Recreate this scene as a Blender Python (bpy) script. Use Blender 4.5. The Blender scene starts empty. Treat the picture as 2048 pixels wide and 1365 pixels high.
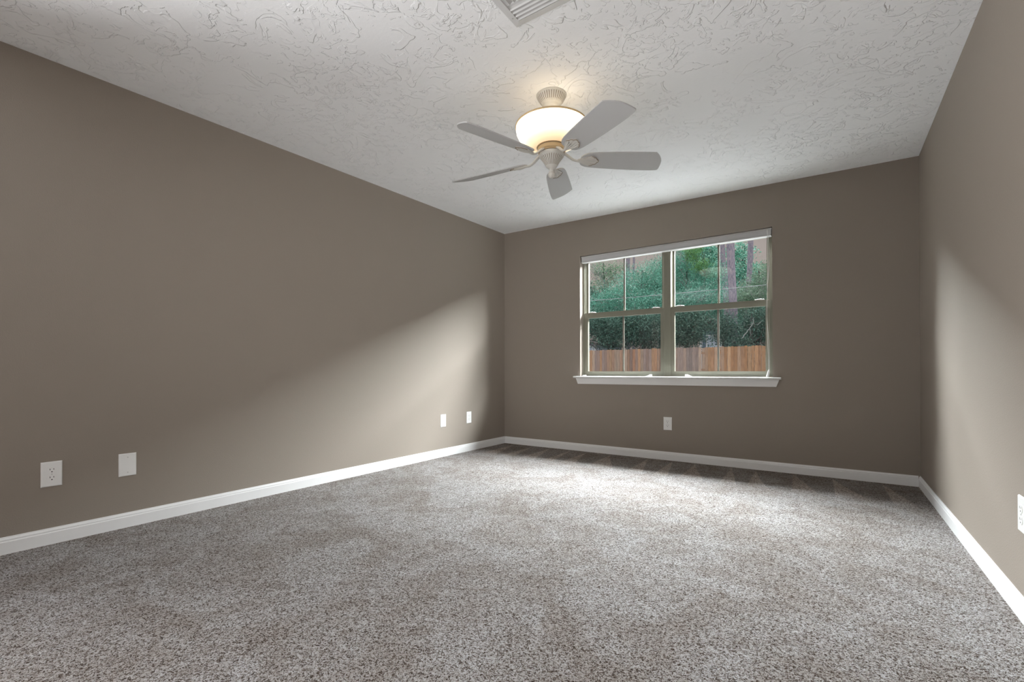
import bpy, bmesh, math, random
import numpy as np
from mathutils import Vector, Matrix

# ------------------------------------------------------------------ camera, world, light, exposure
SC = bpy.context.scene
COL = SC.collection
W = 3.747            # room width (x), back wall at y = 0, room runs towards -y
H = 2.44
YR = -6.0            # rear wall, behind the camera

cam_d = bpy.data.cameras.new('camera')
cam = bpy.data.objects.new('camera', cam_d)
COL.objects.link(cam)
cam_d.sensor_width = 36.0
cam_d.lens = 929.43 / 2048 * 36
cam_d.shift_y = (737.65 - 682.5) / 2048
cam_d.clip_start = 0.02
cam_d.clip_end = 300
_yaw, _pitch, _roll = 0.6007, 0.0049, -0.0014
cam.location = (3.2029, -4.5179, 0.8577)
_f = Vector((-math.sin(_yaw) * math.cos(_pitch), math.cos(_yaw) * math.cos(_pitch), math.sin(_pitch)))
_r = Vector((math.cos(_yaw), math.sin(_yaw), 0))
_u = _r.cross(_f)
_r2 = _r * math.cos(_roll) + _u * math.sin(_roll)
_u2 = -_r * math.sin(_roll) + _u * math.cos(_roll)
cam.rotation_euler = Matrix((_r2, _u2, -_f)).transposed().to_euler()
SC.camera = cam

SC.view_settings.view_transform = 'Standard'
SC.view_settings.look = 'None'
SC.view_settings.exposure = 0.0
SC.view_settings.gamma = 1.0

# overcast sky: dim warm grey towards the horizon, brighter overhead
wd = bpy.data.worlds.new('overcast_sky')
SC.world = wd
wd.use_nodes = True
nt = wd.node_tree
nt.nodes.clear()
_o = nt.nodes.new('ShaderNodeOutputWorld')
_b = nt.nodes.new('ShaderNodeBackground')
_tc = nt.nodes.new('ShaderNodeTexCoord')
_sx = nt.nodes.new('ShaderNodeSeparateXYZ')
_rp = nt.nodes.new('ShaderNodeValToRGB')
nt.links.new(_tc.outputs['Generated'], _sx.inputs[0])
nt.links.new(_sx.outputs['Z'], _rp.inputs[0])
nt.links.new(_rp.outputs[0], _b.inputs[0])
nt.links.new(_b.outputs[0], _o.inputs[0])
_e = _rp.color_ramp.elements
_e[0].position = 0.0; _e[0].color = (0.40, 0.335, 0.31, 1)
_e[1].position = 0.30; _e[1].color = (0.42, 0.36, 0.34, 1)
_x = _e.new(0.50); _x.color = (2.1, 2.25, 2.4, 1)
_b.inputs[1].default_value = 1.0


def area(name, loc, target, sx, sy, power, color):
    d = bpy.data.lights.new(name, 'AREA')
    d.shape = 'RECTANGLE'; d.size = sx; d.size_y = sy
    d.energy = power; d.color = color
    o = bpy.data.objects.new(name, d)
    COL.objects.link(o)
    o.location = loc
    o.rotation_euler = (Vector(target) - Vector(loc)).to_track_quat('-Z', 'Y').to_euler()
    return o


# open sky above the tree line that shines in through the window
area('daylight_front', (4.7, 3.05, 4.35), (4.7, 3.05 - .935, 4.35 - .355), 14, 2.0, 13800, (0.93, 0.97, 1.0))
# added fill lamps behind the camera, set in made-up doorways
area('fill_rear', (3.0, YR - 0.14, 1.00), (0.0, -1.3, 1.75), 1.25, 1.9, 9, (0.99, 0.985, 0.975)).data.spread = math.radians(50)
area('fill_left', (-0.16, -5.15, 1.05), (-0.16 + .97, -5.15 + .05, 1.05 + .22), 1.15, 1.9, 100, (0.98, 0.985, 0.99)).data.spread = math.radians(112)

random.seed(7)
RNG = np.random.default_rng(7)


# ------------------------------------------------------------------ materials
def mat(name, color=(.8, .8, .8), rough=.5, metal=0.0, spec=None):
    m = bpy.data.materials.new(name)
    m.use_nodes = True
    b = m.node_tree.nodes['Principled BSDF']
    b.inputs['Base Color'].default_value = (*color, 1)
    b.inputs['Roughness'].default_value = rough
    b.inputs['Metallic'].default_value = metal
    if spec is not None:
        b.inputs['Specular IOR Level'].default_value = spec
    return m


class NT:
    """small node helper"""
    def __init__(s, m):
        s.t = m.node_tree; s.b = s.t.nodes['Principled BSDF']

    def n(s, typ, **kw):
        x = s.t.nodes.new(typ)
        for k, v in kw.items():
            if k.startswith('_'):
                setattr(x, k[1:], v)
            else:
                x.inputs[k.replace('__', ' ')].default_value = v
        return x

    def l(s, a, b):
        s.t.links.new(a, b)

    def coord(s):
        return s.n('ShaderNodeTexCoord').outputs['Object']

    def noise(s, scale, detail=2., rough=.5, dist=0., vec=None):
        x = s.n('ShaderNodeTexNoise', Scale=scale, Detail=detail, Roughness=rough, Distortion=dist)
        s.l(vec if vec is not None else s.coord(), x.inputs['Vector'])
        return x.outputs['Fac']

    def math(s, op, a, b=None, clamp=False):
        x = s.n('ShaderNodeMath', _operation=op, _use_clamp=clamp)
        for i, v in enumerate((a, b)):
            if v is None: continue
            if isinstance(v, (int, float)): x.inputs[i].default_value = v
            else: s.l(v, x.inputs[i])
        return x.outputs[0]

    def smooth(s, v, lo, hi, a=0., b=1.):
        x = s.n('ShaderNodeMapRange', _interpolation_type='SMOOTHSTEP')
        s.l(v, x.inputs['Value'])
        x.inputs['From Min'].default_value = lo; x.inputs['From Max'].default_value = hi
        x.inputs['To Min'].default_value = a; x.inputs['To Max'].default_value = b
        return x.outputs['Result']

    def ramp(s, v, stops, interp='LINEAR'):
        x = s.n('ShaderNodeValToRGB')
        x.color_ramp.interpolation = interp
        e = x.color_ramp.elements
        while len(e) < len(stops): e.new(.5)
        for i, (p, c) in enumerate(stops):
            e[i].position = p; e[i].color = (*c, 1)
        s.l(v, x.inputs[0])
        return x.outputs[0]

    def mix(s, f, a, b, mode='MIX'):
        x = s.n('ShaderNodeMix', _data_type='RGBA', _blend_type=mode)
        for sock, v in ((x.inputs[0], f), (x.inputs[6], a), (x.inputs[7], b)):
            if isinstance(v, (int, float)): sock.default_value = v
            elif isinstance(v, tuple): sock.default_value = (*v, 1)
            else: s.l(v, sock)
        return x.outputs[2]

    def bump(s, h, strength, dist):
        x = s.n('ShaderNodeBump', Strength=strength, Distance=dist)
        s.l(h, x.inputs['Height'])
        s.l(x.outputs[0], s.b.inputs['Normal'])
        return x


M = {}

m = M['wall'] = mat('taupe_wall_paint', (.275, .236, .201), .62, spec=.3)
k = NT(m)
k.bump(k.noise(170, 3, .6), .22, .004)

m = M['ceiling'] = mat('knockdown_ceiling', (.895, .91, .925), .85, spec=.2)
k = NT(m)
c = k.coord()
a1 = k.smooth(k.noise(6.0, 3, .52, 1.3, c), .545, .572)
a2 = k.smooth(k.noise(10.5, 2, .5, 1.8, c), .580, .605)
a3 = k.smooth(k.noise(21, 2, .5, 1.0, c), .63, .665)
msk = k.smooth(k.noise(2.7, 2, .5, 0, c), .38, .54)
ms2 = k.smooth(k.noise(4.3, 2, .5, .5, c), .68, .50)
h = k.math('ADD', k.math('MULTIPLY', a1, ms2), k.math('MULTIPLY', a2, msk))
h = k.math('ADD', h, k.math('MULTIPLY', k.math('MULTIPLY', a3, .5), msk))
h = k.math('ADD', h, k.math('MULTIPLY', k.noise(55, 3, .6, 0, c), .16))
k.bump(h, .9, .0038)

m = M['carpet'] = mat('speckled_carpet', (.5, .48, .46), .95, spec=.05)
k = NT(m)
c = k.coord()
vor = k.n('ShaderNodeTexVoronoi', Scale=250.0, Randomness=1.0)
wob = k.n('ShaderNodeTexNoise', Scale=150.0, Detail=3.0)
k.l(c, wob.inputs['Vector'])
vadd = k.n('ShaderNodeVectorMath', _operation='MULTIPLY_ADD')
k.l(wob.outputs['Color'], vadd.inputs[0]); vadd.inputs[1].default_value = (.016, .016, .016); k.l(c, vadd.inputs[2])
k.l(vadd.outputs[0], vor.inputs['Vector'])
sep = k.n('ShaderNodeSeparateColor'); k.l(vor.outputs['Color'], sep.inputs[0])
fib = k.math('ADD', k.math('MULTIPLY', sep.outputs[0], .62), k.math('MULTIPLY', k.smooth(k.noise(310, 3, .65, .4, c), .25, .75), .38))
fib = k.smooth(fib, .08, .92)
pile = k.ramp(fib, [(0, (.06, .045, .036)), (.17, (.12, .092, .075)), (.31, (.31, .265, .235)),
                               (.48, (.49, .465, .445)), (.70, (.61, .60, .60)), (1, (.74, .74, .75))])
patch = k.smooth(k.noise(3.2, 5, .66, .9, c), .36, .64)
tint = k.ramp(patch, [(0, (.82, .765, .725)), (1, (1.06, 1.05, 1.05))])
pile = k.mix(1.0, pile, tint, 'MULTIPLY')
# brushed V marks left along the back wall by a vacuum cleaner
sx = k.n('ShaderNodeSeparateXYZ'); k.l(c, sx.inputs[0])
cxn = k.n('ShaderNodeCombineXYZ'); k.l(sx.outputs[0], cxn.inputs[0])
px = k.math('ADD', sx.outputs[0], k.math('MULTIPLY', k.noise(1.3, 1, .5, 0, cxn.outputs[0]), .5))
skew = k.math('ADD', px, k.math('MULTIPLY', sx.outputs[1], .15))
fr = k.math('FRACT', k.math('MULTIPLY', skew, 3.9))
dd = k.math('ABSOLUTE', k.math('SUBTRACT', fr, .5))
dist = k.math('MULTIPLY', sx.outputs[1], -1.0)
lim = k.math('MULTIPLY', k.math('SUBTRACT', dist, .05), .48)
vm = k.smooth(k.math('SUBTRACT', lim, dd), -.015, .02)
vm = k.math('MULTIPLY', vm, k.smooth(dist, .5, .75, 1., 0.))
edge = k.smooth(dist, .1, .75, 1., 0.)  # shade at the foot of the back wall, darkened into the pile colour
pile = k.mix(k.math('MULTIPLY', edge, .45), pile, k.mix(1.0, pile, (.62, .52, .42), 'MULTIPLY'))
pile = k.mix(k.math('MULTIPLY', vm, .75), pile, k.mix(1.0, pile, (1.6, 1.55, 1.5), 'MULTIPLY'))
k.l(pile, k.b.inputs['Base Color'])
hh = k.math('ADD', k.math('MULTIPLY', vor.outputs['Distance'], -1.0), k.math('MULTIPLY', k.noise(110, 3, .65, 0, c), 1.5))
hh = k.math('ADD', hh, k.math('MULTIPLY', k.noise(24, 3, .6, .3, c), 1.6))
k.bump(hh, 1.0, .008)

M['trim'] = mat('white_trim_paint', (.77, .77, .77), .38)
M['plate'] = mat('white_plastic', (.80, .80, .79), .35)
M['slot'] = mat('dark_slot', (.02, .02, .02), .8)
M['screw'] = mat('painted_screw', (.55, .55, .54), .4)
M['vinyl'] = mat('almond_vinyl', (.205, .20, .155), .45)
M['blind'] = mat('blind_white', (.58, .58, .59), .5)
M['cord'] = mat('white_cord', (.85, .85, .83), .6)
M['grille'] = mat('window_grille', (.20, .18, .15), .5)
M['outwall'] = mat('outer_siding', (.45, .42, .38), .8)
M['fan'] = mat('antique_white_metal', (.58, .565, .525), .4)
M['glaze'] = mat('brown_glaze', (.24, .175, .11), .6)
M['bronze_glow'] = mat('bronze_trim_warm_glow', (.58, .42, .23), .4)  # bronze rim; on the housing the orange holds the bowl's warm light
M['blade'] = mat('painted_fan_blade', (.47, .47, .468), .5)
M['vent'] = mat('vent_white_enamel', (.60, .60, .60), .45)
M['duct'] = mat('duct_dark', (.03, .03, .03), .9)

# clear window glass: lets light straight through, reflects at a glance
m = M['glass'] = bpy.data.materials.new('window_glass')
m.use_nodes = True
t = m.node_tree; t.nodes.clear()
o = t.nodes.new('ShaderNodeOutputMaterial'); mx = t.nodes.new('ShaderNodeMixShader')
tr = t.nodes.new('ShaderNodeBsdfTransparent'); gl = t.nodes.new('ShaderNodeBsdfGlossy')
fz = t.nodes.new('ShaderNodeFresnel')
tr.inputs[0].default_value = (.97, .985, .98, 1); gl.inputs['Roughness'].default_value = .01
fz.inputs['IOR'].default_value = 1.45
gm = t.nodes.new('ShaderNodeNewGeometry'); mm = t.nodes.new('ShaderNodeMath'); ms = t.nodes.new('ShaderNodeMath')
ms.operation = 'SUBTRACT'; ms.inputs[0].default_value = 1.0; mm.operation = 'MULTIPLY'; mm.use_clamp = True
t.links.new(gm.outputs['Backfacing'], ms.inputs[1]); t.links.new(fz.outputs[0], mm.inputs[0]); t.links.new(ms.outputs[0], mm.inputs[1])
t.links.new(mm.outputs[0], mx.inputs[0]); t.links.new(tr.outputs[0], mx.inputs[1]); t.links.new(gl.outputs[0], mx.inputs[2])
t.links.new(mx.outputs[0], o.inputs[0])
# insect screen in front of the lower sashes
m = M['screen'] = bpy.data.materials.new('insect_screen')
m.use_nodes = True
t = m.node_tree; t.nodes.clear()
o = t.nodes.new('ShaderNodeOutputMaterial'); mx = t.nodes.new('ShaderNodeMixShader')
tr = t.nodes.new('ShaderNodeBsdfTransparent'); df = t.nodes.new('ShaderNodeBsdfDiffuse')
df.inputs[0].default_value = (.02, .022, .025, 1); mx.inputs[0].default_value = .16
t.links.new(tr.outputs[0], mx.inputs[1]); t.links.new(df.outputs[0], mx.inputs[2]); t.links.new(mx.outputs[0], o.inputs[0])

# lit frosted glass of the fan light: brightest round the bulbs, amber towards the neck
m = M['bowl'] = mat('frosted_glass_lit', (.9, .85, .75), .4)
k = NT(m)
sx = k.n('ShaderNodeSeparateXYZ'); k.l(k.coord(), sx.inputs[0])
colr = k.ramp(k.smooth(sx.outputs[2], -.305, -.245), [(0, (.85, .47, .15)), (.35, (1.0, .74, .38)), (1, (1., .93, .74))])
k.l(colr, k.b.inputs['Emission Color'])
k.l(k.math('ADD', k.smooth(sx.outputs[2], -.315, -.24, .55, 1.5), k.smooth(sx.outputs[2], -.275, -.215, 0., 2.0)), k.b.inputs['Emission Strength'])

M['bowl_in'] = mat('frosted_glass_inside', (.8, .72, .6), .5)
M['bowl_in'].node_tree.nodes['Principled BSDF'].inputs['Emission Color'].default_value = (1, .89, .70, 1)
M['bowl_in'].node_tree.nodes['Principled BSDF'].inputs['Emission Strength'].default_value = .32
m = M['fence'] = mat('cedar_boards', (.4, .25, .16), .8)
k = NT(m)
c = k.coord()
at = k.n('ShaderNodeAttribute', _attribute_name='board')
st = k.n('ShaderNodeMapping'); st.inputs['Scale'].default_value = (16, 16, 1.1); k.l(c, st.inputs[0])
gr = k.noise(2.2, 4, .6, .5, st.outputs[0])
colr = k.mix(k.smooth(gr, .3, .7), (.86, .80, .78), (1.36, 1.27, 1.20))
k.l(k.mix(1.0, at.outputs['Color'], colr, 'MULTIPLY'), k.b.inputs['Base Color'])


def leaf_mat(name, cols, rough=.55):
    m = mat(name, cols[0], rough, spec=.25)
    k = NT(m)
    at = k.n('ShaderNodeAttribute', _attribute_name='leaf')
    n = len(cols) - 1
    k.l(k.ramp(at.outputs['Fac'], [(i / n, c) for i, c in enumerate(cols)]), k.b.inputs['Base Color'])
    return m


M['leaf_teal'] = leaf_mat('leaf_blue_green', [(.03, .14, .10), (.17, .50, .36), (.52, .86, .71)])
M['leaf_mid'] = leaf_mat('leaf_mid_green', [(.04, .13, .07), (.17, .38, .20), (.46, .68, .46)])
M['leaf_dark_shaded'] = leaf_mat('leaf_dark_green_shaded', [(.025, .07, .055), (.09, .20, .15), (.27, .44, .34)])  # darker green, with the shade over the low shrubs put into it
M['leaf_lime'] = leaf_mat('leaf_fresh_green', [(.09, .25, .07), (.21, .46, .15), (.40, .64, .28)])
M['leaf_olive'] = leaf_mat('leaf_olive', [(.06, .14, .08), (.22, .38, .24), (.50, .62, .46)])
M['bounce_ground'] = mat('grey_bounce_ground', (.21, .21, .21), .9)  # unseen ground, made grey to bounce neutral light onto the ceiling
M['siding'] = mat('blue_grey_siding', (.13, .19, .27), .7)
M['siding_pale'] = mat('pale_siding', (.55, .60, .68), .7)
M['shingle'] = mat('brown_shingle', (.13, .10, .09), .9)
M['twig'] = mat('pale_bark', (.42, .42, .40), .8)
M['wire'] = mat('grey_cable', (.34, .36, .36), .6)
m = M['bark'] = mat('pine_bark', (.3, .25, .26), .9)
k = NT(m)
c = k.coord()
st = k.n('ShaderNodeMapping'); st.inputs['Scale'].default_value = (7, 7, 2.2); k.l(c, st.inputs[0])
k.l(k.ramp(k.noise(2.0, 4, .7, .4, st.outputs[0]), [(.3, (.13, .115, .15)), (.5, (.27, .23, .28)), (.72, (.44, .34, .33))]), k.b.inputs['Base Color'])
M['bark_dark'] = mat('grey_bark', (.10, .09, .085), .9)


# ------------------------------------------------------------------ mesh helpers
class MB:
    """collects shapes (in world or local coordinates) and links them as ONE mesh object"""
    def __init__(s):
        s.v = []; s.f = []; s.mi = []; s.sm = []

    def add(s, vs, fs, mi=0, smooth=False):
        o = len(s.v); s.v += [tuple(v) for v in vs]
        for i, f in enumerate(fs):
            s.f.append([o + a for a in f])
            s.mi.append(mi if isinstance(mi, int) else mi[i]); s.sm.append(smooth)
        return s

    def box(s, a, b, mi=0):
        (x0, y0, z0), (x1, y1, z1) = a, b
        x0, x1 = min(x0, x1), max(x0, x1); y0, y1 = min(y0, y1), max(y0, y1); z0, z1 = min(z0, z1), max(z0, z1)
        return s.add([(x0, y0, z0), (x1, y0, z0), (x1, y1, z0), (x0, y1, z0), (x0, y0, z1), (x1, y0, z1), (x1, y1, z1), (x0, y1, z1)],
                     [(3, 2, 1, 0), (4, 5, 6, 7), (0, 1, 5, 4), (1, 2, 6, 5), (2, 3, 7, 6), (3, 0, 4, 7)], mi)

    def bbox(s, a, b, w, mi=0):
        """box with bevelled edges"""
        bm = bmesh.new()
        bmesh.ops.create_cube(bm, size=1)
        a, b = Vector(a), Vector(b); c = (a + b) / 2; d = b - a
        for v in bm.verts: v.co = Vector((v.co.x * abs(d.x), v.co.y * abs(d.y), v.co.z * abs(d.z))) + c
        bmesh.ops.bevel(bm, geom=bm.edges[:], offset=w, segments=2, profile=.5, affect='EDGES')
        bm.verts.index_update()
        s.add([v.co[:] for v in bm.verts], [[v.index for v in f.verts] for f in bm.faces], mi)
        bm.free()
        return s

    def lathe(s, prof, c=(0, 0), seg=48, mi=0, flute=None, cap=True):
        """prof: (radius, z) from top to bottom; flute: (i0, i1, count, depth, groove_material)"""
        vs = []; fs = []; ms = []
        for i, (r, z) in enumerate(prof):
            for j in range(seg):
                a = 2 * math.pi * j / seg; rr = r
                if flute and flute[0] <= i <= flute[1] and j % (seg // flute[2]) == 0: rr = r - flute[3]
                vs.append((c[0] + rr * math.cos(a), c[1] + rr * math.sin(a), z))
        for i in range(len(prof) - 1):
            for j in range(seg):
                fs.append((i * seg + j, (i + 1) * seg + j, (i + 1) * seg + (j + 1) % seg, i * seg + (j + 1) % seg))
                q = j % (seg // flute[2]) if flute else 9
                ms.append(flute[4] if flute and flute[0] <= i < flute[1] and q in (0, seg // flute[2] - 1) and flute[4] is not None else mi)
        if cap:
            fs.append(tuple(range(seg))); ms.append(mi)
            n = len(prof) - 1; fs.append(tuple(n * seg + j for j in reversed(range(seg)))); ms.append(mi)
        return s.add(vs, fs, ms, True)

    def tube(s, pts, r, seg=8, mi=0, flat=1.0):
        pts = [Vector(p) for p in pts]
        vs = []; fs = []; up = Vector((0, 0, 1))
        for i, p in enumerate(pts):
            t = (pts[min(i + 1, len(pts) - 1)] - pts[max(i - 1, 0)]).normalized()
            ref = up if abs(t.z) < .9 else Vector((1, 0, 0))
            a = t.cross(ref).normalized(); b = a.cross(t).normalized()
            rr = r[i] if isinstance(r, (list, tuple)) else r
            for j in range(seg):
                q = 2 * math.pi * j / seg
                vs.append(p + a * (rr * math.cos(q)) + b * (rr * flat * math.sin(q)))
        for i in range(len(pts) - 1):
            for j in range(seg):
                fs.append((i * seg + j, i * seg + (j + 1) % seg, (i + 1) * seg + (j + 1) % seg, (i + 1) * seg + j))
        fs.append(tuple(reversed(range(seg)))); n = (len(pts) - 1) * seg; fs.append(tuple(n + j for j in range(seg)))
        return s.add(vs, fs, mi, True)

    def prism(s, poly, fn, d0, d1, mi=0):
        """poly: list of 2-D points; fn(u, v, d) gives the 3-D point"""
        n = len(poly)
        vs = [fn(u, v, d0) for u, v in poly] + [fn(u, v, d1) for u, v in poly]
        fs = [tuple(reversed(range(n))), tuple(range(n, 2 * n))] + [(i, (i + 1) % n, n + (i + 1) % n, n + i) for i in range(n)]
        return s.add(vs, fs, mi)

    def ring(s, x0, x1, z0, z1, w, y0, y1, mi=0, wb=None, wt=None):
        """rectangular frame in the x-z plane; w side width, wb bottom, wt top"""
        wb = w if wb is None else wb; wt = w if wt is None else wt
        o = [(x0, z0), (x1, z0), (x1, z1), (x0, z1)]; i = [(x0 + w, z0 + wb), (x1 - w, z0 + wb), (x1 - w, z1 - wt), (x0 + w, z1 - wt)]
        vs = [(x, y0, z) for x, z in o] + [(x, y0, z) for x, z in i] + [(x, y1, z) for x, z in o] + [(x, y1, z) for x, z in i]
        fs = []
        for q in range(4):
            n = (q + 1) % 4
            fs += [(q, n, 4 + n, 4 + q), (8 + n, 8 + q, 12 + q, 12 + n), (8 + q, 8 + n, n, q), (4 + q, 4 + n, 12 + n, 12 + q)]
        return s.add(vs, fs, mi)


ORG = {}


def obj(name, mb, mats, parent=None, local=False):
    """link a builder as one mesh object; world coordinates are turned into the parent's"""
    me = bpy.data.meshes.new(name)
    off = Vector((0, 0, 0)) if (parent is None or local) else ORG[parent]
    me.from_pydata([tuple(Vector(v) - off) for v in mb.v], [], mb.f)
    for m_ in (mats if isinstance(mats, (list, tuple)) else [mats]): me.materials.append(m_)
    me.polygons.foreach_set('material_index', mb.mi)
    me.polygons.foreach_set('use_smooth', mb.sm)
    bm = bmesh.new(); bm.from_mesh(me); bmesh.ops.recalc_face_normals(bm, faces=bm.faces); bm.to_mesh(me); bm.free()
    if any(mb.sm):
        try: me.set_sharp_from_angle(angle=math.radians(38))
        except Exception: pass
    o = bpy.data.objects.new(name, me)
    COL.objects.link(o)
    if parent is not None:
        o.parent = parent; ORG[o] = off.copy() if not local else Vector((0, 0, 0))
    else:
        ORG[o] = Vector((0, 0, 0))
    return o


def empty(name, loc, rz=0.):
    o = bpy.data.objects.new(name, None)
    o.empty_display_size = .1
    COL.objects.link(o); o.location = loc; o.rotation_euler = (0, 0, rz)
    ORG[o] = Vector(loc)
    return o


def tag(o, label=None, cat=None, group=None, kind=None):
    if label: o['label'] = label
    if cat: o['category'] = cat
    if group: o['group'] = group
    if kind: o['kind'] = kind
    return o


def struct(o, label, cat):
    return tag(o, label, cat, None, 'structure')


def copy_tree(o, parent=None):
    c = o.copy(); COL.objects.link(c); c.parent = parent
    for ch in list(o.children): copy_tree(ch, c)
    return c


# ------------------------------------------------------------------ room shell
T = .14
WX0, WX1, WZ0, WZ1 = .992, 2.7975, .780, 2.086     # window opening in the back wall


def ceil_z(x, y):
    zl = 2.4908 + (2.4908 - H) / 2.5 * y
    zl = max(zl, 2.36)
    return zl + (H - zl) * min(max(x / W, 0), 1)


mb = MB().box((0, YR, -.1), (W, 0, 0))
struct(obj('floor', mb, M['carpet']), 'speckled beige and grey carpet', 'floor')

mb = MB()
nx, ny = 12, 30
for top in (0, 1):
    for j in range(ny + 1):
        for i in range(nx + 1):
            x, y = W * i / nx, YR * j / ny
            mb.v.append((x, y, 2.62 if top else ceil_z(x, y)))
n = (nx + 1) * (ny + 1)
for j in range(ny):
    for i in range(nx):
        q = [j * (nx + 1) + i, j * (nx + 1) + i + 1, (j + 1) * (nx + 1) + i + 1, (j + 1) * (nx + 1) + i]
        mb.f += [q, [n + a for a in reversed(q)]]; mb.mi += [0, 0]; mb.sm += [False, False]
struct(obj('ceiling', mb, M['ceiling']), 'white ceiling with a knockdown texture', 'ceiling')

struct(obj('wall_left', MB().box((-T, -4.5, -.2), (0, T, 2.7)).box((-T, YR - T, -.2), (0, -5.8, 2.7)).box((-T, -5.8, 2.12), (0, -4.5, 2.7)), M['wall']), 'taupe painted left wall', 'wall')
struct(obj('wall_right', MB().box((W, YR - T, -.2), (W + T, T, 2.7)), M['wall']), 'taupe painted right wall', 'wall')


def wall_with_hole(name, y0, y1, x0, x1, z0, z1, label):
    mb = MB().ring(0, W, -.2, 2.7, x0, y0, y1, wb=z0 + .2, wt=2.7 - z1)
    # ring() has one side width: move the inner right edge
    for i, v in enumerate(mb.v):
        if abs(v[0] - (W - x0)) < 1e-6: mb.v[i] = (x1, v[1], v[2])
    return struct(obj(name, mb, M['wall']), label, 'wall')


wall_with_hole('wall_back', 0, T, WX0, WX1, WZ0, WZ1, 'taupe painted far wall with the window')
wall_with_hole('wall_rear', YR - T, YR, 2.32, 3.68, -.19, 2.16, 'taupe painted wall behind the viewer')

BASE = [(0, 0), (.012, 0), (.012, .056), (.0105, .060), (.009, .0615), (.0098, .065), (.0085, .070), (.0055, .0745), (.0042, .0797), (0, .0797)]
struct(obj('baseboard_left', MB().prism(BASE, lambda u, v, d: (u, d, v), -4.43, 0), M['trim']), 'white moulded baseboard along the left wall', 'baseboard')
struct(obj('baseboard_right', MB().prism(BASE, lambda u, v, d: (W - u, d, v), YR, 0), M['trim']), 'white moulded baseboard along the right wall', 'baseboard')
struct(obj('baseboard_back', MB().prism(BASE, lambda u, v, d: (d, -u, v), .0125, W - .0125), M['trim']), 'white moulded baseboard under the window wall', 'baseboard')
struct(obj('baseboard_rear', MB().prism(BASE, lambda u, v, d: (d, YR + u, v), .0125, 2.24), M['trim']), 'white moulded baseboard behind the viewer', 'baseboard')

# ------------------------------------------------------------------ window
win = empty('window_1', ((WX0 + WX1) / 2, .10, .80))
struct(win, 'twin single-hung window with almond vinyl frames', 'window')
FY = .068                                            # inner face of the frame
XM = (WX0 + WX1) / 2
GY_UP, GY_LO = .120, .092
mb = MB()
for x0, x1 in ((WX0, XM), (XM, WX1)):
    mb.ring(x0, x1, WZ0 + .022, WZ1, .020, FY, T - .004, wb=.014, wt=.03)
    mb.ring(x0 + .018, x1 - .018, WZ0 + .035, WZ1 - .028, .011, FY + .012, T - .004)
obj('frame', mb, M['vinyl'], win)
obj('mullion', MB().bbox((XM - .036, FY - .004, WZ0 + .023), (XM + .036, FY + .02, WZ1 - .001), .006).box((XM - .0012, FY - .0052, WZ0 + .03), (XM + .0012, FY - .003, WZ1 - .01)), M['vinyl'], win)
ZR = 1.447                                           # meeting rail
for x0, x1 in ((WX0 + .022, XM - .030), (XM + .030, WX1 - .022)):
    up = obj('upper_sash', MB().ring(x0 + .008, x1 - .008, ZR - .02, WZ1 - .03, .022, GY_UP - .016, GY_UP + .014, wb=.040, wt=.03), M['vinyl'], win)
    obj('pane', MB().box((x0 + .028, GY_UP, ZR + .018), (x1 - .028, GY_UP + .003, WZ1 - .058)), M['glass'], up)
    xm = (x0 + x1) / 2
    obj('muntin', MB().box((xm - .009, GY_UP + .004, ZR + .015), (xm + .009, GY_UP + .010, WZ1 - .055)), M['grille'], up)
    lo = obj('lower_sash', MB().ring(x0, x1, WZ0 + .038, ZR + .027, .037, GY_LO - .020, GY_LO + .010, wb=.032, wt=.052)
             .ring(x0 + .030, x1 - .030, WZ0 + .063, ZR - .018, .008, GY_LO - .012, GY_LO + .008), M['vinyl'], win)
    obj('pane', MB().box((x0 + .036, GY_LO, WZ0 + .069), (x1 - .036, GY_LO + .003, ZR - .024)), M['glass'], lo)
    obj('muntin', MB().box((xm - .009, GY_LO + .004, WZ0 + .066), (xm + .009, GY_LO + .009, ZR - .02)), M['grille'], lo)
    obj('sash_lip', MB().box((x0 + .01, GY_LO - .026, ZR + .022), (x1 - .01, GY_LO - .006, ZR + .029)), M['vinyl'], lo)
    for xl in (x0 + .05, x1 - .12):
        obj('tilt_latch', MB().bbox((xl, GY_LO - .024, ZR + .029), (xl + .075, GY_LO - .004, ZR + .036), .002)
            .bbox((xl + .015, GY_LO - .022, ZR + .036), (xl + .055, GY_LO - .010, ZR + .040), .0015), M['plate'], lo)
    obj('insect_screen', MB().box((x0 + .01, T - .008, WZ0 + .04), (x1 - .01, T - .0075, ZR)), M['screen'], win)

# painted stool with its apron
tr1 = empty('trim_1', (XM, 0, WZ0))
struct(tr1, 'white window stool and apron below the panes', 'window sill')
nose = [(.067, .780), (.067, .800), (-.045, .800), (-.052, .797), (-.055, .791), (-.052, .784), (-.045, .780)]
mb = MB()
mb.prism([p for p in nose], lambda u, v, d: (d, u, v), WX0 + .0005, WX1 - .0005)
horn = [(0, .780), (0, .800), (-.045, .800), (-.052, .797), (-.055, .791), (-.052, .784), (-.045, .780)]
mb.prism(horn, lambda u, v, d: (d, u, v), .934, WX0 + .0005).prism(horn, lambda u, v, d: (d, u, v), WX1 - .0005, 2.862)
obj('stool', mb, M['trim'], tr1)
ap = [(.948, .7795), (2.847, .7795), (2.824, .718), (.972, .718)]
mb = MB().prism(ap, lambda u, v, d: (u, d, v), -.017, 0)
mb.prism([(.950, .7795), (2.845, .7795), (2.838, .765), (.957, .765)], lambda u, v, d: (u, d, v), -.021, -.017)
obj('apron', mb, M['trim'], tr1)

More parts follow.
